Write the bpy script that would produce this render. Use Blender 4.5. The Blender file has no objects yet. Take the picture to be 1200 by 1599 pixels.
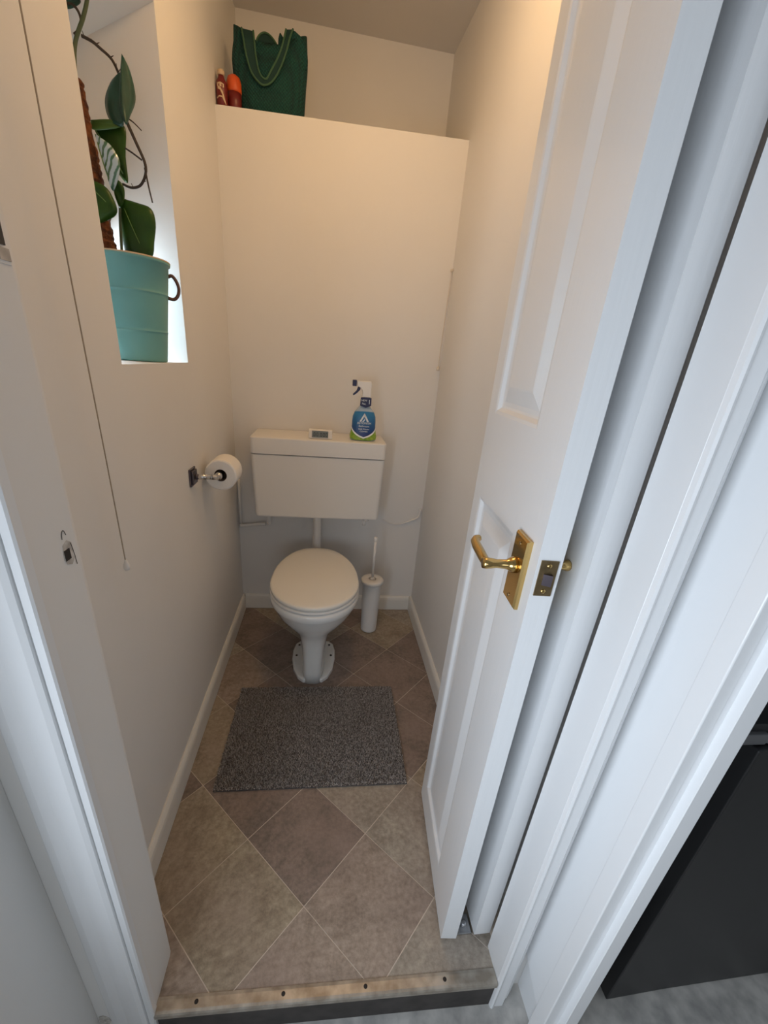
import bpy, bmesh, math, random
from math import sin, cos, pi, radians
from mathutils import Vector, Matrix
random.seed(7)
scene = bpy.context.scene
COL = scene.collection

# ------------------------------------------------------------------ camera
W = 0.9226          # room width
D = 1.5488          # depth to the low back wall
R = 0.46            # depth of the high recess behind it
FH = -0.11          # hall floor level
F_PX, PX, PY = 645.34, -19.42, 41.66
yaw, pitch, roll = 0.1211, 0.4045, 0.0789
fwd = Vector((sin(yaw)*cos(pitch), cos(yaw)*cos(pitch), -sin(pitch)))
rt0 = Vector((cos(yaw), -sin(yaw), 0)); up0 = rt0.cross(fwd)
rt = cos(roll)*rt0 + sin(roll)*up0
up = -sin(roll)*rt0 + cos(roll)*up0
cam_data = bpy.data.cameras.new('camera')
cam_data.sensor_fit = 'HORIZONTAL'; cam_data.sensor_width = 36
cam_data.lens = F_PX/1200*36
cam_data.shift_x = -PX/1200; cam_data.shift_y = PY/1200
cam_data.clip_start = 0.02
cam = bpy.data.objects.new('camera', cam_data); COL.objects.link(cam)
cam.matrix_world = Matrix(((rt.x, up.x, -fwd.x, .4315), (rt.y, up.y, -fwd.y, -.4295), (rt.z, up.z, -fwd.z, 1.28), (0, 0, 0, 1)))
scene.camera = cam

# ------------------------------------------------------------------ light
scene.view_settings.view_transform = 'Standard'
scene.view_settings.look = 'None'
scene.view_settings.exposure = 0.0
scene.view_settings.gamma = 1.0
world = bpy.data.worlds.new('overcast_sky'); scene.world = world; world.use_nodes = True
bgn = world.node_tree.nodes['Background']
bgn.inputs[0].default_value = (0.72, 0.86, 1.0, 1); bgn.inputs[1].default_value = .6

def light(name, kind, loc, energy, color, rot=(0, 0, 0), **kw):
    l = bpy.data.lights.new(name, kind); l.energy = energy; l.color = color
    for k, v in kw.items(): setattr(l, k, v)
    o = bpy.data.objects.new(name, l); COL.objects.link(o); o.location = loc; o.rotation_euler = rot
    return o
# warm ceiling bulb of the toilet room
light('ceiling_bulb', 'POINT', (.56, .75, 2.32), 7.6, (1, .61, .27), shadow_soft_size=.06)
# daylight through the glazed opening in the hall's left side
light('hall_daylight', 'AREA', (-.07, -.70, .86), 13.2, (.80, .89, 1.0), rot=(0, radians(-90), 0), shape='RECTANGLE', size=.62, size_y=.80)
# added soft fill from the hall's far end, brightens the toilet front
light('hall_end_fill', 'AREA', (.45, -2.3, 1.0), 4.2, (.84, .91, 1.0), rot=(radians(90), 0, 0), shape='RECTANGLE', size=.9, size_y=.8)
# daylight at the small window
light('window_daylight', 'AREA', (-.238, .905, 1.40), 2.3, (.74, .87, 1.0), rot=(0, radians(-70), 0), shape='RECTANGLE', size=.26, size_y=.10)

# ------------------------------------------------------------------ materials
def mat(name, color, rough=.5, metal=0, spec=.5, bump=0, bscale=40, var=0, vscale=6, coat=0, sheen=0, color2=None, dist=.002, detail=4):
    m = bpy.data.materials.new(name); m.use_nodes = True
    nt = m.node_tree; b = nt.nodes['Principled BSDF']
    b.inputs['Base Color'].default_value = (*color, 1)
    b.inputs['Roughness'].default_value = rough; b.inputs['Metallic'].default_value = metal
    b.inputs['Specular IOR Level'].default_value = spec
    if coat: b.inputs['Coat Weight'].default_value = coat; b.inputs['Coat Roughness'].default_value = .08
    if sheen: b.inputs['Sheen Weight'].default_value = sheen
    tc = nt.nodes.new('ShaderNodeTexCoord')
    if var or color2:
        n = nt.nodes.new('ShaderNodeTexNoise'); n.inputs['Scale'].default_value = vscale; n.inputs['Detail'].default_value = detail
        nt.links.new(tc.outputs['Object'], n.inputs['Vector'])
        cr = nt.nodes.new('ShaderNodeValToRGB')
        c2 = color2 or tuple(c*(1-var) for c in color)
        cr.color_ramp.elements[0].position = .35; cr.color_ramp.elements[1].position = .65
        cr.color_ramp.elements[0].color = (*c2, 1); cr.color_ramp.elements[1].color = (*color, 1)
        nt.links.new(n.outputs['Fac'], cr.inputs['Fac']); nt.links.new(cr.outputs['Color'], b.inputs['Base Color'])
    if bump:
        n2 = nt.nodes.new('ShaderNodeTexNoise'); n2.inputs['Scale'].default_value = bscale; n2.inputs['Detail'].default_value = 5
        nt.links.new(tc.outputs['Object'], n2.inputs['Vector'])
        bp = nt.nodes.new('ShaderNodeBump'); bp.inputs['Strength'].default_value = bump; bp.inputs['Distance'].default_value = dist
        nt.links.new(n2.outputs['Fac'], bp.inputs['Height']); nt.links.new(bp.outputs['Normal'], b.inputs['Normal'])
    return m

M = {}
M['wall'] = mat('painted_plaster', (.80, .785, .76), .62, bump=.25, bscale=14, dist=.004, var=.025, vscale=3)
M['ceil'] = mat('ceiling_paint', (.74, .72, .69), .7, bump=.2, bscale=20)
M['gloss'] = mat('white_gloss_paint', (.82, .83, .84), .30, bump=.06, bscale=60, coat=.2)
M['door'] = mat('grained_white_door', (.82, .83, .84), .32, bump=.35, bscale=110, coat=.15, dist=.0012)
_n = M['door'].node_tree; _m = _n.nodes.new('ShaderNodeMapping'); _m.inputs['Scale'].default_value = (1, 1, .03)
_t = [x for x in _n.nodes if x.type == 'TEX_COORD'][0]; _x = [x for x in _n.nodes if x.type == 'TEX_NOISE'][0]
_n.links.new(_t.outputs['Object'], _m.inputs[0]); _n.links.new(_m.outputs[0], _x.inputs['Vector'])
M['gloss_skirt'] = mat('skirting_gloss_paint', (.78, .77, .73), .35, bump=.08, bscale=40)
M['ceramic'] = mat('white_ceramic', (.80, .81, .80), .08, coat=.5)
M['lid'] = mat('seat_plastic', (.85, .835, .78), .22)
M['cistern'] = mat('cistern_plastic', (.79, .765, .725), .30)
M['plastic'] = mat('white_plastic', (.82, .80, .77), .35)
M['brass'] = mat('polished_brass', (.62, .43, .17), .17, metal=1, bump=.05, bscale=50)
M['brass_dk'] = mat('aged_brass', (.42, .31, .17), .35, metal=1, var=.3, vscale=60)
M['steel'] = mat('dark_steel', (.14, .12, .14), .3, metal=1)
M['chrome'] = mat('chrome', (.62, .60, .58), .12, metal=1)
M['zinc'] = mat('zinc_bracket', (.55, .56, .58), .35, metal=1, var=.3, vscale=40)
M['strip'] = mat('worn_brass_strip', (.50, .46, .40), .42, metal=.6, color2=(.30, .26, .21), vscale=30, bump=.3, bscale=60)
M['grout'] = mat('grout', (.62, .54, .46), .6)
M['riser'] = mat('dark_riser', (.06, .052, .048), .7, var=.4, vscale=20)
M['black'] = mat('black_panel', (.017, .017, .018), .38)
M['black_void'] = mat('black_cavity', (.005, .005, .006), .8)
M['greytrim'] = mat('grey_metal_trim', (.16, .16, .165), .45, metal=.3, bump=.2, bscale=60)
M['hallfloor'] = mat('hall_stone_vinyl', (.56, .54, .505), .5, color2=(.33, .32, .305), vscale=22, detail=10)
M['paper'] = mat('toilet_paper', (.86, .83, .79), .9, bump=.4, bscale=90)
M['card'] = mat('cardboard_core', (.10, .075, .06), .9)
M['pot'] = mat('turquoise_enamel', (.17, .42, .40), .38, var=.12, vscale=8)
M['rust'] = mat('rusty_iron', (.13, .055, .035), .6, bump=.3)
M['coir'] = mat('coir_pole', (.22, .07, .018), .95, color2=(.07, .02, .008), vscale=60, bump=1.0, bscale=90, dist=.01)
M['leaf'] = mat('green_leaf', (.035, .095, .010), .36, spec=.3, color2=(.020, .060, .008), vscale=20)
M['leaf_dk'] = mat('dark_green_leaf', (.018, .085, .052), .28, color2=(.012, .055, .035), vscale=25)
M['leaf_lt'] = mat('light_green_leaf', (.10, .20, .035), .35)
M['leaf_sheen'] = mat('painted_sheen_leaf', (.45, .55, .58), .15, coat=1)  # window's reflection on the glossy leaf, painted as pale stripes
_n = M['leaf_sheen'].node_tree; _w = _n.nodes.new('ShaderNodeTexWave'); _w.inputs['Scale'].default_value = 26; _w.inputs['Distortion'].default_value = 3; _w.inputs['Detail Scale'].default_value = 2
_m = _n.nodes.new('ShaderNodeMapping'); _m.inputs['Rotation'].default_value = (0, radians(-28), 0); _t = _n.nodes.new('ShaderNodeTexCoord'); _r = _n.nodes.new('ShaderNodeValToRGB')
_r.color_ramp.elements[0].color = (.06, .17, .09, 1); _r.color_ramp.elements[1].color = (.50, .62, .68, 1); _r.color_ramp.elements[0].position = .15; _r.color_ramp.elements[1].position = .5
_n.links.new(_t.outputs['Object'], _m.inputs[0]); _n.links.new(_m.outputs[0], _w.inputs[0]); _n.links.new(_w.outputs['Fac'], _r.inputs[0]); _n.links.new(_r.outputs[0], _n.nodes['Principled BSDF'].inputs['Base Color'])
M['stem'] = mat('brown_stem', (.055, .038, .028), .7, bump=.5, bscale=150)
M['stem_g'] = mat('green_stem', (.09, .12, .055), .6)
M['soil'] = mat('potting_soil', (.03, .02, .014), .95, bump=1, bscale=60, dist=.01)
M['cord'] = mat('beige_cord', (.40, .33, .25), .8)
M['cordw'] = mat('white_cord', (.74, .68, .58), .7)
M['bag_trim'] = mat('green_bag_piping', (.045, .12, .062), .7)
M['bag_strap'] = mat('dark_green_strap', (.004, .038, .034), .8)
M['spray_body'] = mat('clear_blue_bottle', (.42, .52, .62), .2, coat=.3)
M['navy'] = mat('navy_label', (.012, .012, .07), .4)
M['lime'] = mat('green_label_band', (.16, .34, .02), .4, color2=(.36, .48, .06), vscale=90)
M['white_print'] = mat('white_print', (.85, .88, .9), .5)
M['red'] = mat('dark_red_plastic', (.16, .012, .010), .35)
M['orange'] = mat('orange_red_plastic', (.62, .085, .012), .4)
M['cream'] = mat('cream_print', (.62, .46, .30), .6)
M['lcd'] = mat('grey_lcd', (.19, .22, .22), .3)
M['lcd_dk'] = mat('lcd_digits', (.02, .028, .03), .5)
M['dark_hole'] = mat('dark_hole', (.03, .024, .02), .9)
M['scuff'] = mat('scuffed_plaster', (.42, .38, .34), .9, color2=(.66, .63, .58), vscale=120)
M['glass'] = mat('frosted_pane', (.85, .92, 1.0), .6)
gnt = M['glass'].node_tree; gnt.nodes['Principled BSDF'].inputs['Transmission Weight'].default_value = .9

def blue_label():
    m = bpy.data.materials.new('blue_gradient_label'); m.use_nodes = True; nt = m.node_tree; b = nt.nodes['Principled BSDF']
    tc = nt.nodes.new('ShaderNodeTexCoord'); sx = nt.nodes.new('ShaderNodeSeparateXYZ'); cr = nt.nodes.new('ShaderNodeValToRGB')
    nt.links.new(tc.outputs['Generated'], sx.inputs[0]); nt.links.new(sx.outputs['Z'], cr.inputs[0])
    e = cr.color_ramp.elements; e[0].position = .1; e[0].color = (.012, .03, .17, 1); e[1].position = .9; e[1].color = (.03, .20, .42, 1)
    nt.links.new(cr.outputs[0], b.inputs['Base Color']); b.inputs['Roughness'].default_value = .35
    return m
M['blue'] = blue_label()

def bag_mat():
    m = mat('teal_crochet_cloth', (.003, .06, .05), .85)
    nt = m.node_tree; b = nt.nodes['Principled BSDF']
    tc = nt.nodes.new('ShaderNodeTexCoord'); mp = nt.nodes.new('ShaderNodeMapping'); mp.inputs['Rotation'].default_value = (0, radians(45), 0)
    ck = nt.nodes.new('ShaderNodeTexVoronoi'); ck.inputs['Scale'].default_value = 130; ck.inputs['Randomness'].default_value = .15
    nt.links.new(tc.outputs['Object'], mp.inputs[0]); nt.links.new(mp.outputs[0], ck.inputs['Vector'])
    cr = nt.nodes.new('ShaderNodeValToRGB'); cr.color_ramp.elements[0].color = (.004, .088, .068, 1); cr.color_ramp.elements[1].color = (.001, .024, .024, 1)
    cr.color_ramp.elements[1].position = .75
    nt.links.new(ck.outputs['Distance'], cr.inputs[0]); nt.links.new(cr.outputs[0], b.inputs['Base Color'])
    bp = nt.nodes.new('ShaderNodeBump'); bp.invert = True; bp.inputs['Strength'].default_value = .8; bp.inputs['Distance'].default_value = .004
    nt.links.new(ck.outputs['Distance'], bp.inputs['Height']); nt.links.new(bp.outputs[0], b.inputs['Normal'])
    return m
M['bag'] = bag_mat()

def tile_mat(name, c1, c2):
    m = bpy.data.materials.new(name); m.use_nodes = True; nt = m.node_tree; b = nt.nodes['Principled BSDF']
    tc = nt.nodes.new('ShaderNodeTexCoord')
    n = nt.nodes.new('ShaderNodeTexNoise'); n.inputs['Scale'].default_value = 9; n.inputs['Detail'].default_value = 9; n.inputs['Roughness'].default_value = .72
    nt.links.new(tc.outputs['Object'], n.inputs['Vector'])
    cr = nt.nodes.new('ShaderNodeValToRGB'); cr.color_ramp.elements[0].position = .41; cr.color_ramp.elements[1].position = .59
    cr.color_ramp.elements[0].color = (c2[0]*.86, c2[1]*.86, c2[2]*.86, 1); cr.color_ramp.elements[1].color = (*c1, 1)
    nt.links.new(n.outputs['Fac'], cr.inputs[0])
    n3 = nt.nodes.new('ShaderNodeTexNoise'); n3.inputs['Scale'].default_value = 70; n3.inputs['Detail'].default_value = 6; n3.inputs['Roughness'].default_value = .7
    nt.links.new(tc.outputs['Object'], n3.inputs['Vector'])
    mr = nt.nodes.new('ShaderNodeMapRange'); mr.inputs['From Min'].default_value = .35; mr.inputs['From Max'].default_value = .65; mr.inputs['To Min'].default_value = .70; mr.inputs['To Max'].default_value = 1.16
    nt.links.new(n3.outputs['Fac'], mr.inputs[0])
    mx = nt.nodes.new('ShaderNodeMix'); mx.data_type = 'RGBA'; mx.blend_type = 'MULTIPLY'; mx.inputs[0].default_value = 1
    nt.links.new(cr.outputs[0], mx.inputs[6]); nt.links.new(mr.outputs[0], mx.inputs[7]); nt.links.new(mx.outputs[2], b.inputs['Base Color'])
    n4 = nt.nodes.new('ShaderNodeTexNoise'); n4.inputs['Scale'].default_value = 4.5; n4.inputs['Detail'].default_value = 5; n4.inputs['Roughness'].default_value = .6
    nt.links.new(tc.outputs['Object'], n4.inputs['Vector'])
    m4 = nt.nodes.new('ShaderNodeMapRange'); m4.inputs['From Min'].default_value = .42; m4.inputs['From Max'].default_value = .66; m4.inputs['To Max'].default_value = .55
    nt.links.new(n4.outputs['Fac'], m4.inputs[0])
    mv = nt.nodes.new('ShaderNodeMix'); mv.data_type = 'RGBA'; mv.inputs[7].default_value = (.29, .215, .185, 1)
    nt.links.new(m4.outputs[0], mv.inputs[0]); nt.links.new(mx.outputs[2], mv.inputs[6]); nt.links.new(mv.outputs[2], b.inputs['Base Color'])
    b.inputs['Roughness'].default_value = .42; b.inputs['Specular IOR Level'].default_value = .35
    return m
T = [tile_mat('tile_taupe', (0.285, 0.226, 0.191), (0.245, 0.195, 0.165)),
     tile_mat('tile_olive_beige', (0.422, 0.365, 0.266), (0.348, 0.284, 0.212)),
     tile_mat('tile_pink_beige', (0.410, 0.339, 0.277), (0.342, 0.273, 0.224)),
     tile_mat('tile_sand', (0.445, 0.400, 0.325), (0.365, 0.311, 0.254))]

def pile_mat():
    m = mat('grey_pile', (.17, .155, .145), .95)
    nt = m.node_tree; b = nt.nodes['Principled BSDF']
    g = nt.nodes.new('ShaderNodeNewGeometry'); cr = nt.nodes.new('ShaderNodeValToRGB')
    cr.color_ramp.elements[0].color = (.15, .130, .118, 1); cr.color_ramp.elements[1].color = (.52, .475, .44, 1)
    nt.links.new(g.outputs['Random Per Island'], cr.inputs[0]); nt.links.new(cr.outputs[0], b.inputs['Base Color'])
    return m
M['pile'] = pile_mat(); M['backing'] = mat('mat_backing', (.09, .08, .075), .95)

# ------------------------------------------------------------------ helpers
def root_loc(p):
    while p.parent: p = p.parent
    return Vector(p.location)
def obj(name, bm, m, parent=None, smooth=False, bevel=0, kind=None, label=None, seg=2, mats=None):
    me = bpy.data.meshes.new(name)
    if parent: bmesh.ops.translate(bm, verts=bm.verts, vec=-root_loc(parent))
    bmesh.ops.recalc_face_normals(bm, faces=bm.faces)
    bm.to_mesh(me); bm.free()
    for mm in (mats or [m]): me.materials.append(mm)
    o = bpy.data.objects.new(name, me); COL.objects.link(o)
    if parent: o.parent = parent
    if smooth:
        for p in me.polygons: p.use_smooth = True
    if bevel:
        md = o.modifiers.new('bevel', 'BEVEL'); md.width = bevel; md.segments = seg; md.limit_method = 'ANGLE'; md.angle_limit = radians(35)
        for p in me.polygons: p.use_smooth = True
        wn = o.modifiers.new('wn', 'WEIGHTED_NORMAL'); wn.keep_sharp = False
    if kind: o['kind'] = kind
    if label: o['label'] = label
    return o
def tag(o, label, cat, group=None):
    o['label'] = label; o['category'] = cat
    if group: o['group'] = group
    return o
def thing(name, loc, label=None, cat=None, kind=None):
    o = bpy.data.objects.new(name, None); COL.objects.link(o); o.location = loc; o.empty_display_size = .05
    if label: o['label'] = label
    if cat: o['category'] = cat
    if kind: o['kind'] = kind
    return o
def box(bm, x0, x1, y0, y1, z0, z1):
    v = [bm.verts.new(p) for p in ((x0,y0,z0),(x1,y0,z0),(x1,y1,z0),(x0,y1,z0),(x0,y0,z1),(x1,y0,z1),(x1,y1,z1),(x0,y1,z1))]
    for f in ((0,3,2,1),(4,5,6,7),(0,1,5,4),(1,2,6,5),(2,3,7,6),(3,0,4,7)): bm.faces.new([v[i] for i in f])
    return v
def prism(bm, pts, z0, z1, axis='z'):
    """extrude a closed 2D outline; axis z: (x,y) pts, axis y: (x,z) pts, axis x: (y,z) pts"""
    def P(p, h):
        return (p[0], p[1], h) if axis == 'z' else ((p[0], h, p[1]) if axis == 'y' else (h, p[0], p[1]))
    a = [bm.verts.new(P(p, z0)) for p in pts]; b = [bm.verts.new(P(p, z1)) for p in pts]
    bm.faces.new(a[::-1]); bm.faces.new(b)
    n = len(pts)
    for i in range(n): bm.faces.new((a[i], a[(i+1) % n], b[(i+1) % n], b[i]))
    return a + b
def loft(bm, rings, cap0=True, cap1=True):
    vr = [[bm.verts.new(p) for p in r] for r in rings]
    n = len(vr[0])
    for a, b in zip(vr, vr[1:]):
        for i in range(n): bm.faces.new((a[i], a[(i+1) % n], b[(i+1) % n], b[i]))
    if cap0: bm.faces.new(vr[0][::-1])
    if cap1: bm.faces.new(vr[-1])
    return vr
def tube(bm, path, r, n=10, caps=True):
    path = [Vector(p) for p in path]
    rs = r if isinstance(r, (list, tuple)) else [r]*len(path)
    rings = []; prev = None
    for i, p in enumerate(path):
        t = (path[min(i+1, len(path)-1)] - path[max(i-1, 0)]).normalized()
        if prev is None:
            a = Vector((0, 0, 1)) if abs(t.z) < .9 else Vector((1, 0, 0)); u = t.cross(a).normalized()
        else: u = (prev - t*prev.dot(t)).normalized()
        prev = u; v = t.cross(u)
        rings.append([p + rs[i]*(cos(2*pi*k/n)*u + sin(2*pi*k/n)*v) for k in range(n)])
    loft(bm, rings, caps, caps)
def lathe(bm, c, prof, n=32, axis=Vector((0, 0, 1)), caps=(True, True)):
    axis = axis.normalized(); a = Vector((1, 0, 0)) if abs(axis.x) < .9 else Vector((0, 0, 1)); u = axis.cross(a).normalized(); v = axis.cross(u)
    c = Vector(c)
    loft(bm, [[c + axis*h + r*(cos(2*pi*k/n)*u + sin(2*pi*k/n)*v) for k in range(n)] for r, h in prof], *caps)
def smoothpath(pts, n=6):
    pts = [Vector(p) for p in pts]; out = []
    for i in range(len(pts)-1):
        p0 = pts[max(i-1, 0)]; p1 = pts[i]; p2 = pts[i+1]; p3 = pts[min(i+2, len(pts)-1)]
        for k in range(n):
            t = k/n
            out.append(.5*((2*p1)+(p2-p0)*t+(2*p0-5*p1+4*p2-p3)*t*t+(3*p1-p0-3*p2+p3)*t**3))
    out.append(pts[-1]); return out
def B(): return bmesh.new()

# ------------------------------------------------------------------ room shell
ZS, WY0, WY1 = 1.236, .545, .980      # window sill height and jambs
bm = B()
HT = 2.62
box(bm, -.30, 0, .33, D+R, FH, ZS)                 # under the sill
box(bm, -.30, 0, .33, WY0, ZS, HT)                 # near pier
box(bm, -.30, 0, WY1, D+R, ZS, HT)                 # far pier
prism(bm, [(-.30, 1.86), (0, 2.005), (0, HT), (-.30, HT)], WY0, WY1, 'y')   # splayed head
prism(bm, [(-.30, .33), (-.30, .0), (.1075, .0), (.1075, .096), (.1060, .1025), (.1000, .1075), (.0925, .1095), (.086, .110), (0, .110), (0, .33)], FH, HT)
wl = obj('wall_left', bm, M['wall'], kind='structure'); wl['label'] = 'white plaster wall with the small window'
bm = B(); pts = [(.001, -.02), (.016, -.024), (.024, -.004), (.021, .010), (.012, .020), (.003, .016)]
prism(bm, pts, -.0012, .0002, 'y'); obj('chipped_patch', bm, M['scuff'], wl)
# inner lining of wall head etc.
bm = B(); box(bm, W, W+.12, .064, D+R, FH, HT); obj('wall_right', bm, M['wall'], kind='structure')
bm = B(); box(bm, 0, W, D, D+R, FH, 2.066); obj('wall_back', bm, M['wall'], kind='structure', label='back wall ending in a high ledge')
bm = B(); box(bm, -.3, W+.12, D+R, D+R+.1, FH, HT+.1); obj('wall_back.001', bm, M['wall'], kind='structure', label='rear wall of the high recess')
bm = B()
v = box(bm, -.3, W+.12, -.1, D+R+.1, 2.45, 2.66)
for q in v[:4]: q.co.z = 2.565 - .031*(q.co.x/W) - (.105*(2.01-q.co.y) if q.co.y < 1.9 else 0)
obj('ceiling', bm, M['ceil'], kind='structure')
bm = B(); box(bm, .1075, .868, -.0, .10, 2.03, HT); obj('wall_front', bm, M['wall'], kind='structure', label='wall above the doorway')
bm = B(); box(bm, .8690, W+.12, .0345, .064, FH, HT); obj('wall_front.001', bm, M['wall'], kind='structure', label='short wall right of the doorway')

# floor of the toilet room: diagonal vinyl tiles on a base
fl = thing('floor', (0, 0, 0), kind='structure'); fl['label'] = 'diagonally laid mottled beige and taupe vinyl tiles'
bm = B(); box(bm, 0, .868, .003, .0645, -.03, -.0007); box(bm, 0, W, .0645, D, -.03, -.0007); obj('floor_base', bm, M['grout'], fl)
def clip(poly, f):
    out = []
    for i in range(len(poly)):
        a, b = poly[i], poly[(i+1) % len(poly)]; fa, fb = f(a), f(b)
        if fa >= 0: out.append(a)
        if (fa >= 0) != (fb >= 0):
            t = fa/(fa-fb); out.append((a[0]+(b[0]-a[0])*t, a[1]+(b[1]-a[1])*t))
    return out
h = .169; g = .0011*1.414
kinds = {(0, 1): 0, (-1, 0): 1, (1, 0): 2, (-2, 1): 1, (2, 1): 3, (0, -1): 2, (-1, 2): 0, (1, 2): 3, (2, -1): 3, (-2, -1): 2, (3, 0): 3, (3, 2): 1}
rowk = random.Random(11)
full = None
for m_ in range(-4, 5):
    for n_ in range(-2, 10):
        if (m_+n_) % 2 == 0: continue
        cx, cy = .406+h*m_, .17+h*n_
        p = [(cx+(h-g), cy), (cx, cy+(h-g)), (cx-(h-g), cy), (cx, cy-(h-g))]
        k = kinds.get((m_, n_), rowk.choice([0, 0, 2, 1, 0, 3]))
        q = p
        for f in (lambda a: a[0]-.001, lambda a: W-.001-a[0], lambda a: a[1]-.020, lambda a: D-.001-a[1]):
            q = clip(q, f) if q else q
        if len(q) > 2 and min(a[1] for a in q) < .060 and max(a[0] for a in q) > .8675: q = clip(q, lambda a: .8675-a[0])
        if len(q) < 3: continue
        ar = abs(sum(q[i][0]*q[(i+1) % len(q)][1]-q[(i+1) % len(q)][0]*q[i][1] for i in range(len(q))))/2
        if ar < 4e-4: continue
        bm = B(); prism(bm, q, -.0007, 0)
        obj('tile', bm, T[k], fl)
# hall floor
bm = B(); box(bm, -.02, 3.2, -2.4, .85, FH-.05, FH); obj('floor.001', bm, M['hallfloor'], kind='structure', label='grey stone-pattern hall floor, one step lower')
bm = B(); box(bm, .098, .862, .004, .06, FH, -.03); obj('trim_8', bm, M['riser'], kind='structure', label='dark riser below the threshold strip')

# skirtings
def skirt(name, a, b, nrm, lab, hgt=.083, th=.015):
    a = Vector(a); b = Vector(b); nrm = Vector(nrm)
    prof = [(0, 0), (th, 0), (th, hgt-.022), (th-.002, hgt-.011), (th-.006, hgt-.004), (th-.010, hgt), (0, hgt)]
    bm = B()
    loft(bm, [[p + nrm*u + Vector((0, 0, z+.0015)) for u, z in prof] for p in (a, b)])
    obj(name, bm, M['gloss_skirt'], kind='structure', label=lab)
skirt('baseboard_left', (0.0005, .112, 0), (0.0005, D-.0005, 0), (1, 0, 0), 'white skirting on the left wall')
skirt('baseboard_back', (.0155, D-.0005, 0), (W-.0155, D-.0005, 0), (0, -1, 0), 'white skirting behind the toilet')
skirt('baseboard_right', (W-.0005, .066, 0), (W-.0005, D-.0005, 0), (-1, 0, 0), 'white skirting on the right wall')
# taper block at the front end of the left skirting
# threshold strip
ts = thing('threshold_strip', (.10, 0, 0), 'worn brass coloured metal threshold strip across the doorway step', 'threshold')
bm = B(); prism(bm, [(-.003, -.012), (0, -.012), (.0, .0005), (.026, .0008), (.026, .0028), (.020, .0040), (.004, .0045), (-.001, .0035), (-.003, 0)], .1078, .8525, 'x')
obj('metal_strip', bm, M['strip'], ts)
for x in (.189, .371, .551, .732):
    bm = B(); lathe(bm, (x, .0135, .0036), [(.0045, 0), (.0042, .0012), (.002, .0016)], 12); obj('screw_head', bm, M['dark_hole'], ts, smooth=True)

# ------------------------------------------------------------------ door linings and architraves
# left lining edge + architrave (hall side)
bm = B(); prism(bm, [(.0965, -.002), (.1075, -.004), (.1095, -.001), (.1095, .012), (.0965, .012)], FH, 2.06); obj('trim_1', bm, M['gloss'], kind='structure', label='narrow edge of the left door lining', smooth=False)
bm = B(); prism(bm, [(0.0, .012), (0.0, .010), (.012, .008), (.022, .001), (.030, -.006), (.044, -.010), (.060, -.008), (.072, -.0095), (.088, -.0095), (.0945, -.006), (.0955, .0), (.0955, .012)], FH, 2.06)
obj('trim_2', bm, M['gloss'], kind='structure', label='moulded architrave left of the doorway')
# right lining + architrave
bm = B(); prism(bm, [(.8535, .004), (.8555, .0008), (.859, 0), (.868, 0), (.868, .066), (.8535, .066)], -.0015, 2.06); obj('trim_3', bm, M['gloss'], kind='structure', label='right door lining inside the doorway')
bm = B(); prism(bm, [(.8540, .003), (.8555, -.003), (.859, -.005), (.863, -.0035), (.866, -.001), (.886, -.001), (.8885, .002), (.900, .0110), (.9015, .0105), (.916, .0215), (.916, .034), (.8685, .034), (.8685, .012), (.8540, .012)], FH, 2.06)
obj('trim_4', bm, M['gloss'], kind='structure', label='moulded architrave right of the doorway')
# frame of the kitchen opening, at right angles
bm = B(); prism(bm, [(.9232, .034), (.9232, -.0435), (.9245, -.0445), (.9405, -.0445), (.9405, .034)], .012, 2.06)
vs = [v for v in bm.verts if v.co.z < .1 and v.co.y > 0]
for v in vs: v.co.z = .052
obj('trim_5', bm, M['gloss'], kind='structure', label='flat board in the corner, its foot cut above the floor', bevel=.0012)
bm = B(); prism(bm, [(.9200, -.0455), (.9200, -.0755), (.9215, -.0770), (.9405, -.0770), (.9405, -.0455)], FH, 2.06)
obj('trim_6', bm, M['gloss'], kind='structure', label='flat casing board of the kitchen opening', bevel=.001)
bm = B(); prism(bm, [(.9405, .034), (.9405, -.0760), (.9515, -.0760), (.9515, -.0878), (.9525, -.0890), (.9790, -.0890), (.9800, -.0878), (.9800, -.0760), (1.000, -.0760), (1.000, .034)], FH, 2.06)
obj('trim_7', bm, M['gloss'], kind='structure', label='lining and door stop of the kitchen opening')
# heads of the openings
bm = B(); box(bm, .0, .935, -.010, .012, 2.061, 2.13); obj('trim_9', bm, M['gloss'], kind='structure', label='architrave above the doorway')
# hall shell
bm = B(); box(bm, -.12, 0, -.24, -.0005, FH, 2.5); box(bm, -.12, 0, -2.4, -1.20, FH, 2.5); box(bm, -.12, 0, -1.20, -.24, 1.22, 2.5); box(bm, -.12, 0, -1.20, -.24, FH, .48); obj('wall_left.001', bm, M['wall'], kind='structure', label='hall wall left of the doorway')
bm = B(); box(bm, -.12, 3.2, -2.4, -.11, 2.5, 2.56); obj('ceiling.001', bm, M['ceil'], kind='structure', label='hall ceiling')
bm = B(); box(bm, .0, .94, -.10, -.0125, 2.131, 2.5); box(bm, -.12, 1.0, -.11, 0.0, 2.5, 2.62); obj('wall_front.002', bm, M['wall'], kind='structure', label='hall wall above the doorway')
bm = B()
box(bm, .92, 3.2, -2.52, -2.4, FH, 2.56); box(bm, -.12, -.02, -2.52, -2.4, FH, 2.56); box(bm, -.02, .92, -2.52, -2.4, 1.82, 2.56); box(bm, -.02, .92, -2.52, -2.4, FH, .58)
obj('wall_rear', bm, M['wall'], kind='structure', label='hall wall behind the photographer')
bm = B(); box(bm, 3.2, 3.3, -2.52, .85, FH, 2.56); obj('wall_kitchen', bm, M['wall'], kind='structure', label='kitchen side wall')
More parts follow.
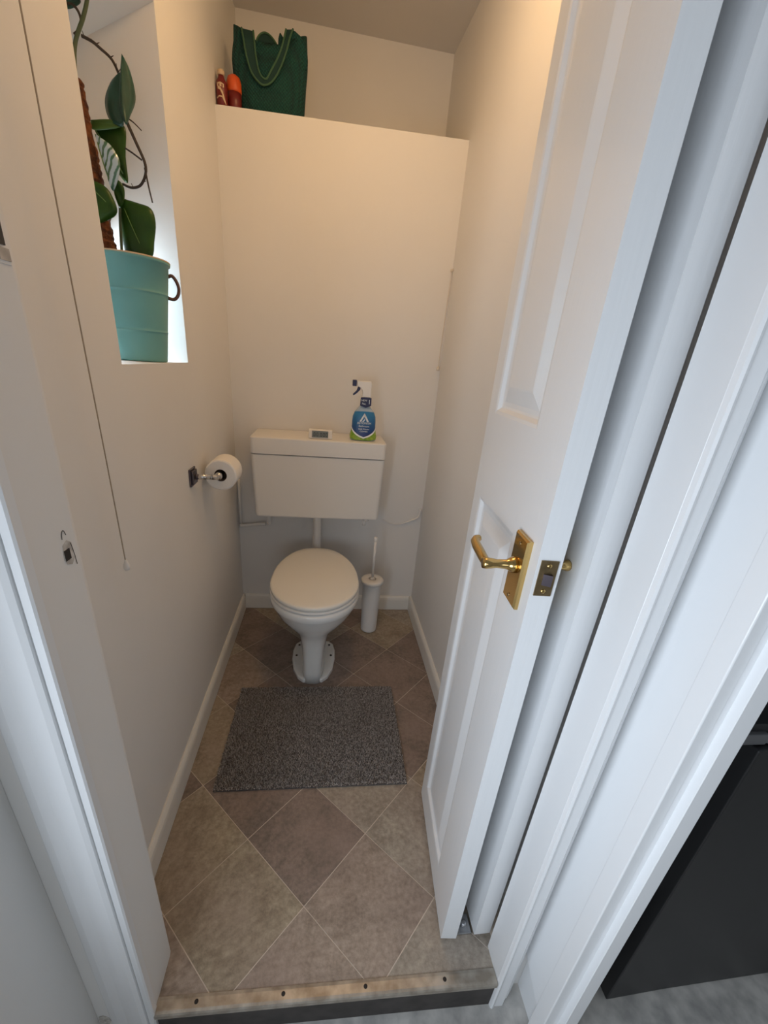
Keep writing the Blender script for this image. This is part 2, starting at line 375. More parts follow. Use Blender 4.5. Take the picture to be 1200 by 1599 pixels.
bm = B(); box(bm, 1.0, 3.2, .62, .72, FH, 2.56); obj('wall_kitchen.001', bm, M['black_void'], kind='structure', label='kitchen wall coloured black for the unlit depth')  # black base colour stands in for the missing light in the kitchen

# small window of the toilet room
win = thing('window_1', (-.27, .76, ZS), kind='structure'); win['label'] = 'small window in the deep white reveal'
bm = B()
for a in ((-.29, -.25, .546, .585, ZS+.001, 1.86), (-.29, -.25, .940, .979, ZS+.001, 1.86), (-.29, -.25, .585, .940, ZS+.001, ZS+.035), (-.29, -.25, .585, .940, 1.53, 1.86)): box(bm, *a)
obj('window_frame', bm, M['gloss'], win)
bm = B(); box(bm, -.274, -.270, .580, .945, ZS+.03, 1.54); obj('pane', bm, M['glass'], win)

# ------------------------------------------------------------------ bifold door
door = thing('door_1', (.80, .08, 0), kind='structure'); door['label'] = 'white panelled bifold door folded open on the right'
def leaf(A, Bp, th, panels, side):
    """A near corner, Bp far corner of the visible (left) face; th thickness"""
    A = Vector((*A, 0)); Bp = Vector((*Bp, 0)); t = (Bp-A).normalized(); L = (Bp-A).length; n = Vector((t.y, -t.x, 0))
    def P(u, w, z): return A + t*u + n*w + Vector((0, 0, z))
    z0, z1 = .012, 1.985
    bm = B()
    us = [0, .107, .325, L]; zs = [z0, .100, 1.030, 1.203, 1.90, z1]
    # shell: back, edges
    def q(*p): bm.faces.new([bm.verts.new(P(*a)) for a in p])
    q((0, th, z0), (L, th, z0), (L, th, z1), (0, th, z1))
    q((0, 0, z0), (0, th, z0), (0, th, z1), (0, 0, z1)); q((L, 0, z0), (L, 0, z1), (L, th, z1), (L, th, z0))
    q((0, 0, z0), (L, 0, z0), (L, th, z0), (0, th, z0)); q((0, 0, z1), (0, th, z1), (L, th, z1), (L, 0, z1))
    pans = [(us[1], us[2], zs[1], zs[2]), (us[1], us[2], zs[3], zs[4])]
    if not panels: pans = []; q((0, 0, z0), (0, 0, z1), (L, 0, z1), (L, 0, z0))
    else:
        for i in range(3):
            for j in range(5):
                if i == 1 and j in (1, 3): continue
                q((us[i], 0, zs[j]), (us[i], 0, zs[j+1]), (us[i+1], 0, zs[j+1]), (us[i+1], 0, zs[j]))
    bmesh.ops.remove_doubles(bm, verts=bm.verts, dist=1e-5)
    lf = obj('door_leaf', bm, M['door'], door, bevel=.0014)
    for (u0, u1, v0, v1) in pans:
        bm = B()
        prof = [(0, 0), (.006, .0015), (.012, .0075), (.016, .0085), (.024, .0085), (.048, .0022), (.052, .0015)]
        rings = [[P(u0+e, w, v0+e), P(u1-e, w, v0+e), P(u1-e, w, v1-e), P(u0+e, w, v1-e)] for e, w in prof]
        loft(bm, rings, False, True)
        obj('panel', bm, M['door'], lf)
    return lf, P
lf1, P1 = leaf((.7385, .082), (.7655, .450), .038, True, 1)
lf2, P2 = leaf((.8230, .084), (.8135, .450), .0405, True, 1)
# sit the second leaf clear of the lining
# fold hinges between leaves at the far end
for z in (.25, 1.0, 1.75):
    bm = B(); tube(bm, [P1(.372, .042, z-.035), P1(.372, .042, z+.035)], .005, 10); obj('hinge', bm, M['zinc'], door, smooth=True)
# backplate + lever (room side)
bm = B()
rings = []
for e, w in ((0, 0), (0, -.0055), (.003, -.0085)):
    rings.append([P1(.026+e, w, .932+e), P1(.078-e, w, .932+e), P1(.078-e, w, 1.050-e), P1(.026+e, w, 1.050-e)])
loft(bm, rings); bp_ = obj('backplate', bm, M['brass'], door, label='rectangular brass plate')
bm = B()
zc_, uc_ = .998, .055
lathe(bm, P1(uc_, -.0085, zc_), [(.0135, 0), (.0135, .004), (.0105, .009), (.0078, .014), (.0072, .030), (.0085, .038), (.0095, .046), (.0085, .052)], 20, axis=(P1(0, -1, 0)-P1(0, 0, 0)))
path = [P1(uc_-.004, -.050, zc_-.001), P1(uc_+.012, -.0535, zc_-.001), P1(uc_+.040, -.0540, zc_+.0005), P1(uc_+.074, -.0535, zc_+.002), P1(uc_+.088, -.050, zc_+.0035), P1(uc_+.094, -.043, zc_+.004)]
sp = smoothpath(path, 4)
tube(bm, sp, [.0066+(.0016*sin(pi*i/(len(sp)-1))) for i in range(len(sp))], 8)
obj('lever', bm, M['brass'], bp_, smooth=True)
for z in (1.037, .945):
    bm = B(); lathe(bm, P1(.052, -.0085, z), [(.0036, 0), (.0032, .0012), (.0015, .0016)], 12, axis=(P1(0, -1, 0)-P1(0, 0, 0))); obj('screw_head', bm, M['brass_dk'], bp_, smooth=True)
# outer backplate + lever between the leaves
bm = B()
loft(bm, [[P1(.026, .038, .932), P1(.078, .038, .932), P1(.078, .038, 1.050), P1(.026, .038, 1.050)], [P1(.026, .042, .932), P1(.078, .042, .932), P1(.078, .042, 1.050), P1(.026, .042, 1.050)]])
bp2 = obj('backplate', bm, M['brass'], door)
bm = B()
lathe(bm, P1(uc_, .042, zc_+.004), [(.0135, 0), (.0105, .006), (.0072, .012), (.0072, .026), (.0095, .034), (.0085, .038)], 20, axis=(P1(0, 1, 0)-P1(0, 0, 0)))
sp = smoothpath([P1(uc_-.004, .072, zc_+.004), P1(uc_+.03, .070, zc_+.003), P1(uc_+.07, .060, zc_+.005)], 4); tube(bm, sp, .007, 12)
obj('lever', bm, M['brass'], bp2, smooth=True)
# latch face plate on the leaf edge
bm = B(); loft(bm, [[P1(-.0002, .005, .976), P1(-.0002, .031, .976), P1(-.0002, .031, 1.034), P1(-.0002, .005, 1.034)], [P1(-.0022, .005, .976), P1(-.0022, .031, .976), P1(-.0022, .031, 1.034), P1(-.0022, .005, 1.034)]])
lp = obj('latch_plate', bm, M['brass_dk'], door, label='dull brass latch plate on the door edge')
bm = B(); prism_pts = [P1(-.0022, .012, .995), P1(-.0022, .025, .995), P1(-.0022, .025, 1.013), P1(-.0022, .012, 1.013)]
loft(bm, [prism_pts, [P1(-.0035, .012, .995), P1(-.009, .024, .995), P1(-.009, .024, 1.013), P1(-.0035, .012, 1.013)]]); obj('latch_bolt', bm, M['steel'], lp)
for z in (1.026, .984):
    bm = B(); lathe(bm, P1(-.0022, .018, z), [(.0038, 0), (.0034, .001), (.0015, .0014)], 12, axis=(P1(-1, 0, 0)-P1(0, 0, 0))); obj('screw_head', bm, M['brass'], lp, smooth=True)
# floor bracket between leaves
bm = B(); box(bm, .783, .820, .090, .130, 0.0005, .006); box(bm, .783, .787, .090, .130, .006, .020); lathe(bm, (.803, .108, .006), [(.008, 0), (.008, .008), (.005, .012)], 16)
obj('floor_bracket', bm, M['zinc'], door, bevel=.0015, label='metal pivot bracket on the floor')

# ------------------------------------------------------------------ toilet
CX = .395
tl = thing('toilet', (CX, 1.15, 0), 'white toilet with closed lid and low wall cistern against the back wall', 'toilet')
def egg(yf, yb, hw, z, yc=None, n=48, pw=2.0, pb=2.5, cut=.0, cx=CX):
    """egg plan: rounded front at yf, squarer back at yb"""
    yc = yc if yc is not None else yf + (yb-yf)*.42
    out = []
    for k in range(n):
        a = 2*pi*k/n; c, s = cos(a), sin(a)
        if s < 0: x = hw*abs(c)**(2/pw)*(1 if c > 0 else -1); y = yc-(yc-yf)*abs(s)**(2/pw)
        else:
            x = hw*abs(c)**(2/pb)*(1 if c > 0 else -1); y = yc+(yb-yc)*abs(s)**(2/pb)
        if cut and y > yc: x *= 1-cut*((y-yc)/(yb-yc))**2
        out.append((cx+x, y, z))
    return out
bm = B()
rings = [egg(.953, 1.30, .047, .001, pw=4, pb=4), egg(.957, 1.30, .047, .05, pw=4, pb=4), egg(.962, 1.30, .050, .12, pw=3.6, pb=3.4), egg(.964, 1.30, .057, .175, pw=3.0, pb=3.0),
         egg(.960, 1.30, .067, .210, pw=2.7), egg(.950, 1.31, .081, .234, pw=2.4, yc=1.10), egg(.932, 1.32, .104, .258, pw=2.1, yc=1.09), egg(.905, 1.33, .136, .292, yc=1.08), egg(.882, 1.34, .160, .328, yc=1.075),
         egg(.870, 1.345, .172, .356, yc=1.07), egg(.864, 1.35, .177, .366, yc=1.07), egg(.859, 1.355, .182, .376, yc=1.07), egg(.858, 1.36, .183, .392, yc=1.07), egg(.862, 1.36, .180, .401, yc=1.07), egg(.872, 1.35, .170, .404, yc=1.07)]
rings = [[(x, y + .0, z) for x, y, z in r] for r in rings]
loft(bm, rings); obj('pan', bm, M['ceramic'], tl, smooth=True)
bm = B()
def flange(z, g):
    pts = [(.040, .962), (.064, .985), (.086, 1.035), (.0965, 1.10), (.0965, 1.16), (.088, 1.205), (.072, 1.222), (.050, 1.226)]
    pts = [(x-g, y+(g if y < 1.1 else -g)) for x, y in pts]
    return [(CX+x, y, z) for x, y in pts] + [(CX-x, y, z) for x, y in pts[::-1]]
loft(bm, [flange(.0008, 0), flange(.014, 0), flange(.020, .004), flange(.021, .010)]); fl_ = obj('foot_flange', bm, M['ceramic'], tl)
for sx in (-1, 1):
    for (dx, y) in ((.078, 1.115), (.070, 1.190)):
        bm = B(); lathe(bm, (CX+sx*dx, y, .0212), [(.0055, 0), (.0045, .0015), (.002, .002)], 12); obj('screw_head', bm, M['dark_hole'], fl_, smooth=True)
bm = B()
loft(bm, [egg(.8645, 1.352, .1785, .4045, yc=1.07, cut=.12), egg(.862, 1.354, .181, .408, yc=1.07, cut=.12), egg(.862, 1.354, .181, .416, yc=1.07, cut=.12), egg(.866, 1.351, .177, .4185, yc=1.07, cut=.12)])
obj('seat', bm, M['plastic'], tl, smooth=True)
bm = B()
LY = dict(yc=1.075, cut=.27, pb=2.9)
loft(bm, [egg(.8655, 1.388, .1775, .4205, **LY), egg(.8625, 1.392, .1810, .4235, **LY), egg(.8625, 1.392, .1810, .4325, **LY), egg(.8650, 1.390, .1785, .4370, **LY), egg(.8720, 1.385, .1720, .4395, **LY), egg(.90, 1.36, .145, .4405, **LY), egg(.98, 1.28, .08, .4415, **LY)])
obj('lid', bm, M['lid'], tl, smooth=True, label='closed cream white lid')
for sx in (-1, 1):
    bm = B(); tube(bm, [(CX+sx*.06, 1.375, .412), (CX+sx*.095, 1.375, .412)], .010, 12); obj('hinge', bm, M['plastic'], tl, smooth=True)
bm = B(); tube(bm, smoothpath([(.389, 1.470, .615), (.389, 1.470, .45), (.389, 1.462, .38), (.391, 1.43, .345), (.393, 1.35, .335)], 6), .0195, 20); obj('flush_pipe', bm, M['plastic'], tl, smooth=True)
# cistern
bm = B()
def rr(x0, x1, y0, y1, z, r=.018, n=5):
    out = []
    for (cx_, cy_, a0) in ((x1-r, y0+r, -90), (x1-r, y1-.004, 0), (x0+r, y1-.004, 90), (x0+r, y0+r, 180)):
        rad = r if cy_ < y1-.01 else .004
        cx2 = cx_ if rad == r else (x1-rad if cx_ > (x0+x1)/2 else x0+rad)
        for k in range(n+1):
            a = radians(a0+90*k/n); out.append((cx2+rad*cos(a), cy_+rad*sin(a), z))
    return out
YB = D-.002
loft(bm, [rr(.130, .656, 1.366, YB, .602), rr(.119, .668, 1.351, YB, .606), rr(.116, .671, 1.347, YB, .614), rr(.1055, .6800, 1.342, YB, .886)])
obj('cistern', bm, M['cistern'], tl, smooth=False, bevel=.002)
bm = B()
loft(bm, [rr(.1065, .6795, 1.3445, YB, .887), rr(.1045, .6815, 1.3385, YB, .891), rr(.1045, .6815, 1.3385, YB, .952), rr(.1065, .6795, 1.3415, YB, .9575), rr(.112, .674, 1.348, YB, .9600), rr(.20, .60, 1.39, YB-.02, .9608)])
obj('cistern_lid', bm, M['cistern'], tl, bevel=.0012)
bm = B(); tube(bm, [(.622, 1.40, .606), (.622, 1.40, .585)], .012, 14); tube(bm, [(.612, 1.40, .587), (.612, 1.40, .560)], .008, 12); obj('overflow_stub', bm, M['plastic'], tl, smooth=True)
bm = B(); lathe(bm, (.161, 1.44, .575), [(.016, 0), (.018, .006), (.018, .024), (.014, .030)], 12); tube(bm, [(.161, 1.44, .577), (.161, 1.455, .530), (.148, 1.498, .511)], .0075, 10); obj('inlet_nut', bm, M['plastic'], tl)

# pipes and cable on the back wall
bm = B(); tube(bm, smoothpath([(.010, 1.526, .486), (.06, 1.524, .492), (.115, 1.505, .506), (.138, 1.50, .508)], 6), .0075, 12); tube(bm, [(.0125, 1.533, .478), (.0125, 1.533, .72)], .0065, 10)
tag(obj('water_pipe', bm, M['plastic'], smooth=True), 'thin white painted water pipe in the corner left of the cistern', 'pipe')
bm = B(); sp = smoothpath([(.722, D-.004, .535), (.765, D-.005, .518), (.812, D-.005, .516), (.862, D-.006, .535), (.905, D-.007, .560), (.912, D-.006, .602)], 6)
tube(bm, sp, [.0018+.0042*min(1, max(0, (i-10)/14)) for i in range(len(sp))], 8)
tag(obj('overflow_tube', bm, M['plastic'], smooth=True), 'thin white tube curving along the back wall right of the cistern', 'pipe')

# ------------------------------------------------------------------ things on the cistern
sb = thing('spray_bottle', (.582, 1.40, .961), 'blue and green cleaning spray bottle with white trigger on the cistern', 'bottle')
bx, by, bz = .580, 1.400, .9615
def ov(rx, ry, z, n=28, p=2.6, dx=0): return [(bx+dx+rx*abs(cos(a))**(2/p)*(1 if cos(a) > 0 else -1), by+ry*abs(sin(a))**(2/p)*(1 if sin(a) > 0 else -1), z) for a in [2*pi*k/n for k in range(n)]]
bprof = [(.050, .026, 0), (.056, .030, .004), (.058, .031, .020), (.053, .029, .040), (.050, .027, .060), (.050, .027, .080), (.048, .026, .100), (.041, .023, .118), (.030, .019, .132), (.021, .015, .142), (.0185, .0145, .150), (.0185, .0145, .166)]
bm = B(); loft(bm, [ov(a, b, bz+z) for a, b, z in bprof]); bb = obj('bottle_body', bm, M['spray_body'], sb, smooth=True)
def at(z):
    for (a, b, z0), (a2, b2, z1) in zip(bprof, bprof[1:]):
        if z0 <= z <= z1:
            t = (z-z0)/(z1-z0); return a+(a2-a)*t, b+(b2-b)*t
    return bprof[-1][:2]
def decal(name, zlo, zhi, m, off, amax=80, nz=10, na=16, parent=bb):
    """wrap-around label: zlo/zhi are functions of the angle from the front (-1..1)"""
    bm = B(); grid = []
    for i in range(na+1):
        t = -1+2*i/na; a = radians(-90+amax*t); colv = []
        for j in range(nz+1):
            z = zlo(t)+(zhi(t)-zlo(t))*j/nz; rx, ry = at(max(0, z)); rx += off; ry += off; p = 2.6
            colv.append(bm.verts.new((bx+rx*abs(cos(a))**(2/p)*(1 if cos(a) > 0 else -1), by+ry*abs(sin(a))**(2/p)*(1 if sin(a) > 0 else -1), bz+z)))
        grid.append(colv)
    for i in range(na):
        for j in range(nz): bm.faces.new((grid[i][j], grid[i+1][j], grid[i+1][j+1], grid[i][j+1]))
    return obj(name, bm, m, parent, smooth=True)
decal('lower_band', lambda t: .002, lambda t: .040*abs(t)+.016, M['lime'], .0006)
decal('band_edge', lambda t: .040*abs(t)+.010, lambda t: .040*abs(t)+.018, M['white_print'], .0010, nz=2)
decal('front_label', lambda t: .040*abs(t)+.017, lambda t: .118+.004*(1-t*t), M['blue'], .0012, amax=78)
# triangular logo and the lines of print
def flat(name, polys, m, parent, y):
    bm = B()
    for pl in polys:
        prism(bm, [(bx+x, bz+z) for x, z in pl], y-.0008, y, 'y')
    return obj(name, bm, m, parent)
yf = by-.0292
flat('emblem', [[(0, .116), (-.020, .081), (-.013, .080), (-.001, .102), (.004, .092), (.005, .101)], [(0, .116), (.001, .106), (.011, .080), (.020, .081)], [(-.009, .080), (.003, .093), (.003, .087), (-.003, .080)]], M['white_print'], bb, yf+.0015)
def text_obj(body, size, loc, m, parent, ext=.0003, name='lettering'):
    cu = bpy.data.curves.new(name, 'FONT'); cu.body = body; cu.size = size; cu.align_x = 'CENTER'; cu.align_y = 'CENTER'; cu.extrude = ext
    to = bpy.data.objects.new(name, cu); COL.objects.link(to)
    bpy.context.view_layer.update()
    me = bpy.data.meshes.new_from_object(to.evaluated_get(bpy.context.evaluated_depsgraph_get()))
    bpy.data.objects.remove(to); me.name = name
    rl = root_loc(parent)
    me.transform(Matrix.Translation(Vector(loc)-rl) @ Matrix.Rotation(radians(90), 4, 'X'))
    me.materials.clear(); me.materials.append(m)
    o = bpy.data.objects.new(name, me); COL.objects.link(o); o.parent = parent; return o
text_obj('ASTONISH', .0125, (bx, yf-.0012, bz+.0745), M['white_print'], bb)
text_obj('Bathroom', .0110, (bx, yf-.0014, bz+.0620), M['white_print'], bb)
text_obj('Daily Shower', .0085, (bx, yf-.0016, bz+.0500), M['white_print'], bb)
text_obj('CLEANER', .0080, (bx, yf-.0024, bz+.0400), M['white_print'], bb)
bm = B(); lathe(bm, (bx+.002, by, bz+.154), [(.0185, 0), (.0190, .004), (.0190, .018), (.018, .022)], 24); cl = obj('collar', bm, M['navy'], sb, smooth=False)
bm = B(); prism(bm, [(bx-.021, bz+.145), (bx+.003, bz+.137), (bx+.025, bz+.146), (bx+.025, bz+.177), (bx-.020, bz+.177)], by-.024, by-.0185, 'y'); nt_ = obj('neck_tag', bm, M['navy'], sb, bevel=.001)
text_obj('NEW', .0105, (bx-.005, by-.0246, bz+.166), M['white_print'], nt_)
text_obj('No.', .0115, (bx-.005, by-.0246, bz+.153), M['white_print'], nt_)
text_obj('1', .0260, (bx+.0165, by-.0246, bz+.160), M['white_print'], nt_)
bm = B()
prism(bm, [(bx-.015, bz+.1765), (bx-.012, bz+.192), (bx-.014, bz+.204), (bx-.022, bz+.214), (bx-.036, bz+.220), (bx-.038, bz+.240), (bx+.020, bz+.2415), (bx+.025, bz+.232), (bx+.0235, bz+.205), (bx+.0235, bz+.1765)], by-.012, by+.012, 'y')
obj('spray_head', bm, M['plastic'], sb, bevel=.003)
bm = B(); prism(bm, [(bx-.056, bz+.219), (bx-.039, bz+.219), (bx-.039, bz+.243), (bx-.056, bz+.243)], by-.010, by+.010, 'y'); obj('nozzle', bm, M['navy'], sb, bevel=.002)
bm = B(); prism(bm, [(bx-.032, bz+.2185), (bx-.022, bz+.2135), (bx-.023, bz+.206), (bx-.036, bz+.192), (bx-.050, bz+.182), (bx-.053, bz+.187), (bx-.038, bz+.202)], by-.007, by+.007, 'y'); obj('trigger', bm, M['navy'], sb, bevel=.001)

tm = thing('digital_thermometer', (.395, 1.385, .961), 'small cream digital display unit leaning on the cistern lid', 'thermometer')
bm = B(); prism(bm, [(1.368, .9612), (1.378, .994), (1.384, .997), (1.396, .997), (1.400, .990), (1.404, .9612)], .347, .447, 'x'); obj('housing', bm, M['cistern'], tm, bevel=.003)
bm = B()
loft(bm, [[(.361, 1.3690, .9655), (.430, 1.3690, .9655), (.430, 1.3755, .9920), (.361, 1.3755, .9920)], [(.361, 1.3675, .9660), (.430, 1.3675, .9660), (.430, 1.3740, .9925), (.361, 1.3740, .9925)]])
lc = obj('screen', bm, M['lcd'], tm)
bm = B()
def seg(x, z, w, hh):
    y = lambda zz: 1.3672+(zz-.967)*.277
    loft(bm, [[(x, y(z), z), (x+w, y(z), z), (x+w, y(z+hh), z+hh), (x, y(z+hh), z+hh)], [(x, y(z)-.0006, z), (x+w, y(z)-.0006, z), (x+w, y(z+hh)-.0006, z+hh), (x, y(z+hh)-.0006, z+hh)]])
for x0 in (.368, .380, .396, .408, .419):
    seg(x0, .971, .0016, .0145); seg(x0+.0060, .971, .0016, .0145); seg(x0, .9708, .0076, .0016); seg(x0, .9838, .0076, .0016)
obj('digits', bm, M['lcd_dk'], lc)

# ------------------------------------------------------------------ brush
bh = thing('toilet_brush_holder', (.668, 1.325, 0), 'tall white cylindrical toilet brush holder on the floor right of the toilet', 'brush holder')
bhx, bhy = .668, 1.352
bm = B(); lathe(bm, (bhx, bhy, .001), [(.036, 0), (.040, .004), (.0405, .010), (.046, .268), (.047, .275)], 32); obj('holder_body', bm, M['plastic'], bh, smooth=True)
bm = B(); lathe(bm, (bhx, bhy, .276), [(.050, 0), (.0555, .003), (.0560, .016), (.052, .021), (.040, .023), (.020, .0235), (.018, .019), (.018, .001)], 32, caps=(True, True)); obj('holder_lid', bm, M['plastic'], bh, smooth=True)
bm = B(); tube(bm, [(bhx, bhy, .297), (bhx, bhy, .50)], .0062, 14); lathe(bm, (bhx, bhy, .500), [(.0075, 0), (.0088, .003), (.0088, .016), (.006, .020)], 16); lathe(bm, (bhx, bhy, .2955), [(.016, 0), (.010, .006), (.0065, .012)], 16)
tag(obj('toilet_brush', bm, M['plastic'], smooth=True), 'slim white toilet brush handle standing in the holder', 'brush')

# ------------------------------------------------------------------ toilet roll and holder
rh = thing('roll_holder', (.002, .905, .90), 'dark chrome toilet roll holder with square plate on the left wall', 'roll holder')
bm = B(); box(bm, .0005, .006, .880, .935, .872, .928); box(bm, .006, .012, .886, .929, .878, .922); pl_ = obj('wall_plate', bm, M['steel'], rh, bevel=.0012)
bm = B(); tube(bm, [(.012, .907, .900), (.058, .930, .896)], .0085, 14); tube(bm, smoothpath([(.052, .926, .896), (.066, .940, .892), (.068, .965, .889), (.068, 1.03, .886), (.068, 1.105, .884)], 5), .0085, 14); obj('arm', bm, M['chrome'], rh, smooth=True)
bm = B(); lathe(bm, (.068, .958, .889), [(.006, 0), (.0125, .003), (.0125, .016), (.0085, .02)], 16, axis=Vector((0, 1, 0))); obj('arm_knob', bm, M['chrome'], rh, smooth=True)
tr = thing('toilet_roll', (.067, 1.045, .882), 'white toilet paper roll hanging on the holder on the left wall', 'toilet roll')
c0 = (.068, .994, .884)
bm = B(); ax = Vector((0, 1, 0))
lathe(bm, c0, [(.021, 0), (.049, 0), (.0535, .004), (.0535, .096), (.049, .1), (.021, .1), (.021, 0)], 40, axis=ax, caps=(False, False)); obj('paper', bm, M['paper'], tr, smooth=False, bevel=.001)
bm = B(); lathe(bm, c0, [(.0208, .0005), (.0208, .0995), (.0195, .0995), (.0195, .0005), (.0208, .0005)], 28, axis=ax, caps=(False, False)); obj('core', bm, M['card'], tr, smooth=True)

# ------------------------------------------------------------------ bath mat
mt = thing('bath_mat', (.42, .70, 0), 'rectangular dark grey pile bath mat in front of the toilet', 'bath mat')
c4 = [(.104, .484), (.726, .488), (.731, .930), (.108, .930)]
bm = B(); prism(bm, c4, .0008, .006); obj('backing', bm, M['backing'], mt)
rm = random.Random(3); vs = []; fs = []
NX, NY = 190, 136
off = root_loc(mt)
for i in range(NX):
    for j in range(NY):
        u = (i+rm.random())/NX; v = (j+rm.random())/NY
        x = (c4[0][0]*(1-u)+c4[1][0]*u)*(1-v)+(c4[3][0]*(1-u)+c4[2][0]*u)*v
        y = (c4[0][1]*(1-u)+c4[1][1]*u)*(1-v)+(c4[3][1]*(1-u)+c4[2][1]*u)*v
        e = min(u*.62, (1-u)*.62, v*.445, (1-v)*.445)
        hh = .0105+.004*rm.random()-(.003 if e < .004 else 0)
        ang = rm.random()*6.28; tx = rm.uniform(-.005, .005); ty = rm.uniform(-.005, .005); w = .0021
        if u < .01: tx -= .002
        k = len(vs)
        for q in range(3):
            a = ang+q*2.094; vs.append((x+w*cos(a)-off.x, y+w*sin(a)-off.y, .0055))
        vs.append((x+tx-off.x, y+ty-off.y, hh))
        fs += [(k, k+1, k+3), (k+1, k+2, k+3), (k+2, k, k+3)]
me = bpy.data.meshes.new('pile'); me.from_pydata(vs, [], fs); me.materials.append(M['pile'])
o = bpy.data.objects.new('pile', me); COL.objects.link(o); o.parent = mt; o['kind'] = 'stuff'

# ------------------------------------------------------------------ plant on the sill
pc = (-.080, .840)
pp = thing('potted_plant', (pc[0], pc[1], ZS), 'climbing houseplant in a turquoise metal pot on the window sill', 'plant')
bm = B(); lathe(bm, (pc[0], pc[1], ZS+.0008), [(.064, 0), (.067, .002), (.0673, .006), (.0740, .066), (.0745, .0705), (.0758, .0715), (.0758, .073), (.0748, .074), (.0753, .079), (.0843, .154), (.0848, .1585), (.0861, .1595), (.0861, .161), (.0852, .162), (.0858, .167), (.0925, .224), (.0965, .226), (.0975, .230), (.0960, .234), (.0925, .233), (.0915, .228), (.088, .19), (.001, .189)], 48, caps=(True, False))
pot = obj('pot', bm, M['pot'], pp, smooth=True, label='turquoise enamelled bucket pot')
bm = B(); lathe(bm, (pc[0], pc[1], ZS+.232), [(.0962, 0), (.0978, .0015), (.0962, .004), (.0935, .004), (.0925, .001)], 48, caps=(False, False)); obj('rim', bm, M['cream'], pot, smooth=True)
td = Vector((cos(radians(18)), sin(radians(18)), 0)); base = Vector((pc[0], pc[1], ZS))+td*.0885
bm = B(); tube(bm, smoothpath([base+Vector((0, 0, .206)), base+td*.010+Vector((0, 0, .209)), base+td*.019+Vector((0, 0, .198)), base+td*.0235+Vector((0, 0, .182)), base+td*.020+Vector((0, 0, .166)), base+td*.010+Vector((0, 0, .156)), base-td*.004+Vector((0, 0, .157))], 4), .0042, 10); obj('ring_handle', bm, M['rust'], pot, smooth=True)
bm = B(); lathe(bm, (pc[0], pc[1], ZS+.195), [(.087, 0), (.085, .008), (.05, .012), (.01, .013)], 32); obj('soil', bm, M['soil'], pp)
# coir pole
bm = B(); ps = []; rs = []
rp = random.Random(5)
for i in range(60):
    t = i/59; z = ZS+.20+t*(1.795-ZS-.20)
    ps.append((-.134-.012*t, .842+.004*t, z)); rs.append((.033*(1-t)+.020*t)*(1+.10*rp.uniform(-1, 1)))
tube(bm, ps, rs, 14)
obj('moss_pole', bm, M['coir'], pp, label='brown coir pole')
def mk_leaf(outline, m, bulge=(0, -.012, 0), mid=None, fold=.006, name='leaf'):
    """leaf from an outline in space; interior vertices bow out towards bulge and crease at the midrib"""
    out = smoothpath([Vector(p) for p in outline] + [Vector(outline[0])], 4)[:-1]
    a = Vector(outline[0]); b = Vector(mid) if mid else Vector(outline[len(outline)//2])
    c = sum(out, Vector())/len(out); bl = Vector(bulge); ax = (b-a).normalized()
    bm = B(); rings = []
    for s in (1, .8, .6, .4, .2):
        r = []
        for p in out:
            foot = a + ax*(p-a).dot(ax); foot = a + (b-a)*max(0.05, min(.95, (p-a).dot(ax)/(b-a).length))
            q = foot + (p-foot)*s
            d = (p-foot).length*s; side = (p-foot).cross(ax).dot(bl)
            q = q + bl*(1-s*s) - bl.normalized()*fold*max(0, 1-s*1.6)
            r.append(q)
        rings.append(r)
    back = [[q + bl.normalized()*(-.0012) for q in r] for r in rings]
    vr = loft(bm, rings, False, False)
    n = len(out)
    # close the midrib seam as a strip
    bm.faces.new(vr[-1])
    vb = loft(bm, back, False, False); bm.faces.new(vb[-1][::-1])
    for i in range(n): bm.faces.new((vr[0][i], vb[0][i], vb[0][(i+1) % n], vr[0][(i+1) % n]))
    bmesh.ops.triangulate(bm, faces=[f for f in bm.faces if len(f.verts) > 4])
    lf = obj(name, bm, m, pp, smooth=True)
    return lf, a, b, bl
def rib(lf, a, b, bl, m):
    bm = B(); n = bl.normalized(); pts = [a, a.lerp(b, .3)+bl*.9, a.lerp(b, .6)+bl*.9, a.lerp(b, .92)+bl*.4]
    tube(bm, smoothpath(pts, 3), .0011, 6); obj('midrib', bm, m, lf, smooth=True)
L_ = mk_leaf([(-.045, .86, 1.822), (-.068, .862, 1.811), (-.090, .868, 1.784), (-.095, .87, 1.762), (-.089, .868, 1.743), (-.074, .862, 1.733), (-.055, .858, 1.733), (-.049, .856, 1.78)], M['leaf_dk'], mid=(-.050, .858, 1.735)); rib(*L_, M['leaf'])
L_ = mk_leaf([(-.038, .85, 1.849), (-.030, .862, 1.833), (-.026, .87, 1.802), (-.028, .87, 1.779), (-.038, .86, 1.752), (-.047, .85, 1.731), (-.053, .845, 1.762), (-.046, .845, 1.805)], M['leaf_dk'], bulge=(.004, -.006, 0), mid=(-.047, .85, 1.731))
L_ = mk_leaf([(-.135, .885, 1.736), (-.098, .885, 1.7405), (-.068, .882, 1.741), (-.060, .88, 1.729), (-.068, .88, 1.683), (-.070, .88, 1.634), (-.090, .885, 1.648), (-.118, .89, 1.690)], M['leaf'], bulge=(0, -.008, .002), mid=(-.072, .88, 1.64)); rib(*L_, M['leaf_lt'])
L_ = mk_leaf([(-.130, .868, 1.737), (-.100, .866, 1.7415), (-.064, .862, 1.741), (-.062, .862, 1.731), (-.095, .866, 1.724), (-.13, .87, 1.722)], M['leaf_lt'], bulge=(0, -.003, 0))
